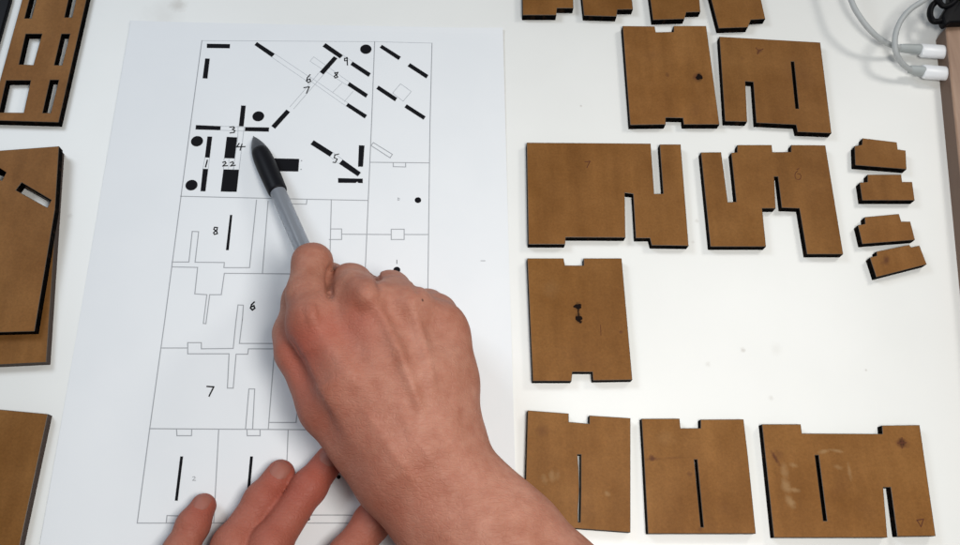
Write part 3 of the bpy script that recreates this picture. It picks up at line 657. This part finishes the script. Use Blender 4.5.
# ------------------------------------------------------------------ pen
M['pen_black'] = mat('black_rubber', (0.004, 0.004, 0.006), 0.5, Specular_IOR_Level=0.18)
M['pen_tip'] = mat('smoky_plastic', (0.055, 0.058, 0.066), 0.4)
M['pen_clear'] = mat('clear_grey_barrel', (0.42, 0.45, 0.50), 0.22, Transmission_Weight=0.55, IOR=1.25)
M['metal'] = mat('pen_metal', (0.55, 0.55, 0.56), 0.3, Metallic=1.0)
A = W(253.5, 136.5, 0.0007); Bp = W(303.5, 250, 0.0175); D = (Bp - A).normalized()
pen_o = empty('pen', A); tag(pen_o, 'black tipped ballpoint pen with clear grey barrel held over the plan', 'pen')
def lathe(name, prof, mt):
    me = tube_mesh([A + D * (a / 1000) for a, _ in prof], [r_ / 1000 for _, r_ in prof], 32)
    smooth_by_angle(me, 50); return link(name, me, pen_o, [mt])
lathe('writing_point', [(0, .35), (.8, .5), (2.0, .8), (2.6, 1.1)], M['metal'])
lathe('tip_cone', [(1.4, .9), (2.6, 1.5), (5, 2.55), (8, 3.6), (11, 4.3), (14, 4.6)], M['pen_tip'])
g_ = [(11.6, 4.1), (11.9, 4.5), (14, 4.85), (17, 5.1), (23, 5.25), (30, 5.2), (36, 5.05), (41, 4.9), (42, 4.7), (42.4, 4.3)]
lathe('grip', g_, M['pen_black'])
lathe('barrel', [(40, 4.1), (70, 4.15), (105, 4.15), (118, 4.1), (120, 3.4)], M['pen_clear'])
lathe('refill', [(38, 1.5), (100, 1.5), (112, 1.5)], M['pen_black'])
bl = []
# ------------------------------------------------------------------ charging cables
M['cable'] = mat('grey_cable', (0.42, 0.44, 0.44), 0.5)
M['relief'] = mat('grey_strain_relief', (0.40, 0.43, 0.43), 0.55)
M['plug'] = mat('white_plug', (0.80, 0.81, 0.83), 0.35)
def cable(label, pts, relief, plug, group):
    e = empty('charging_cable', W(plug[0][0], plug[0][1], 0)); tag(e, label, 'cable', group)
    P = spline([W(u, v, z * K) for u, v, z in pts]); me = tube_mesh(P, [0.00155] * len(P), 16); link('cord', me, e, [M['cable']], True)
    a, b = [W(*p[:2], p[2] * K) for p in relief]
    R = [(0, .0015), (.04, .0022), (.3, .0026), (.8, .0028), (.95, .0028), (1, .0024)]
    me = tube_mesh([a.lerp(b, t) for t, _ in R], [r_ for _, r_ in R], 20); smooth_by_angle(me); link('strain_relief', me, e, [M['relief']])
    a, b = [W(*p[:2], p[2] * K) for p in plug]
    R = [(0, .0036), (.02, .0042), (.06, .0045), (.90, .0045), (.96, .0041), (1, .0033)]
    me = tube_mesh([a.lerp(b, t) for t, _ in R], [r_ for _, r_ in R], 28, flat=(1, .62)); smooth_by_angle(me); link('plug', me, e, [M['plug']])
    d_ = (b - a).normalized(); me = tube_mesh([b - d_ * .0005, b + d_ * .004], [.0028, .0028], 24, flat=(1, .4)); link('connector', me, e, [M['metal']], True)
GC = 'grey charging cables with white plugs'
cable('grey cable sweeping down from the left into the upper white plug', [(838, -40, 17), (851, 0, 17), (859.5, 16.5, 16), (871, 31, 14), (883, 41, 11), (895, 46.5, 8), (903, 48, 6.5)], [(899, 48, 6.5), (921, 49.5, 6)], [(920, 50.5, 6), (947, 52.5, 6)], GC)
cable('grey cable looping over the other into the lower white plug', [(958, -30, 24), (935, -8, 24), (923, 1, 23), (911, 9, 21), (901, 20.5, 20), (895.5, 35, 18), (895.5, 50, 15), (901, 62, 11), (909, 69, 8), (916, 71, 6.5)], [(909, 69.5, 7), (924, 71.5, 6)], [(922.5, 71.7, 6), (950, 74, 6)], GC)

# ------------------------------------------------------------------ wooden block at the right edge
M['wood'] = mat('pinkish_wood', (0.30, 0.19, 0.14), 0.5)
add_noise(M['wood'], (0.25, 0.15, 0.10), (0.38, 0.245, 0.17), 60, 6, .3, .7, stretch=(4, .35, 1), bump=.2, bscale=400)
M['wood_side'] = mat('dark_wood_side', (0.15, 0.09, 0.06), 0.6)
bm = bmesh.new()
a0, a1 = W(935.5, 38, 0), W(959, 285, 0); dn = (a1 - a0).normalized(); nr = Vector((-dn.y, dn.x, 0))
if nr.x < 0: nr = -nr
foot = [a0 + nr * .006 - dn * .0035, a0 + nr * .0018 - dn * .0018, a0 + dn * .002, a1 + dn * .12, a1 + dn * .12 + nr * .06, a0 - dn * .0035 + nr * .06]
hb = .0105
vb = [bm.verts.new((p.x, p.y, 0.0)) for p in foot]; vt = [bm.verts.new((p.x, p.y, hb)) for p in foot]
bm.faces.new(vt); bm.faces.new(vb[::-1])
for i in range(len(foot)):
    f = bm.faces.new((vb[i], vb[(i + 1) % len(foot)], vt[(i + 1) % len(foot)], vt[i]))
bmesh.ops.recalc_face_normals(bm, faces=bm.faces)
te = [e for e in bm.edges if all(v.co.z > hb - 1e-5 for v in e.verts)]
bmesh.ops.bevel(bm, geom=te, offset=.0009, segments=3, profile=.5, affect='EDGES')
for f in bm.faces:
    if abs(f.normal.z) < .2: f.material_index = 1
me = bpy.data.meshes.new('wooden_block'); bm.to_mesh(me); bm.free()
o = link('wooden_block', me, mats=[M['wood'], M['wood_side']]); smooth_by_angle(me, 50); recentre(o)
tag(o, 'long pinkish brown wooden block along the right edge with two white plugs against it', 'wooden block')

# ------------------------------------------------------------------ black cable bundle, upper right
M['blk'] = mat('black_plastic', (0.003, 0.003, 0.004), 0.5, Specular_IOR_Level=0.12)
e = empty('black_cable', W(955, 10, 0)); tag(e, 'black looped cable with a chunky connector on top of the wooden block', 'cable')
P = spline([W(960, 3, .015), W(952, 15, .0148), W(944, 20, .014), W(934, 21.5, .0135), W(930, 15, .0135), W(932, 6, .014), (W(940, -1, .015)), W(948, -10, .016)], 10)
link('cord', tube_mesh(P, [.0017] * len(P), 14), e, [M['blk']], True)
P = spline([W(930, -12, .016), W(938, 0, .0165), W(943, 6, .0165), W(950, 5, .017), W(960, -4, .018)], 10)
link('cord', tube_mesh(P, [.0016] * len(P), 14), e, [M['blk']], True)
# chunky connector added below with the slab helper

# ------------------------------------------------------------------ black case, upper left corner
def pix_slab(name, label, cat, pts, z0, z1, mt, bev):
    bm = bmesh.new(); P = [W(u, v, z1) for u, v in pts]
    f = bm.faces.new([bm.verts.new((p.x, p.y, z0)) for p in P]); r = bmesh.ops.extrude_face_region(bm, geom=[f])
    for v in r['geom']:
        if isinstance(v, bmesh.types.BMVert): v.co.z = z1
    bmesh.ops.recalc_face_normals(bm, faces=bm.faces)
    bmesh.ops.bevel(bm, geom=bm.edges[:], offset=bev, segments=4, profile=.5, affect='EDGES')
    me = bpy.data.meshes.new(name); bm.to_mesh(me); bm.free(); smooth_by_angle(me, 60)
    o = link(name, me, mats=[mt]); recentre(o); return tag(o, label, cat)
pix_slab('black_case', 'black flat case showing only its edge in the top left corner', 'case', [(23, -60), (10, 0), (-3, 46), (-24, 120), (-90, 100), (-60, -60)], 0.00005, .003, M['blk'], .0009)

_c = pix_slab('connector', None, None, [(942.5, 14), (944, 21), (947, 24.5), (951, 22), (985, 20.5), (1000, -30), (952, -30), (950, 2)], .0107, .0165, M['blk'], .0012)
_c.parent = e; _c.matrix_parent_inverse = Matrix.Translation(-e.location)
# small print mark on the pen barrel
bm = bmesh.new(); bmesh.ops.create_icosphere(bm, subdivisions=2, radius=1)
_t = 48; _pc = A + D * .048
for _k in range(2):
    pass
_p = W(296, 229, (A + D * ((W(296, 229, .016) - A).dot(D))).z + .0039)
bmesh.ops.transform(bm, matrix=Matrix.Translation(_p) @ D.to_track_quat('X', 'Z').to_matrix().to_4x4() @ Matrix.Diagonal((.0013, .0005, .0002, 1)), verts=bm.verts)
me = bpy.data.meshes.new('print_mark'); bm.to_mesh(me); bm.free(); link('print_mark', me, pen_o, [M['pen_black']], True)
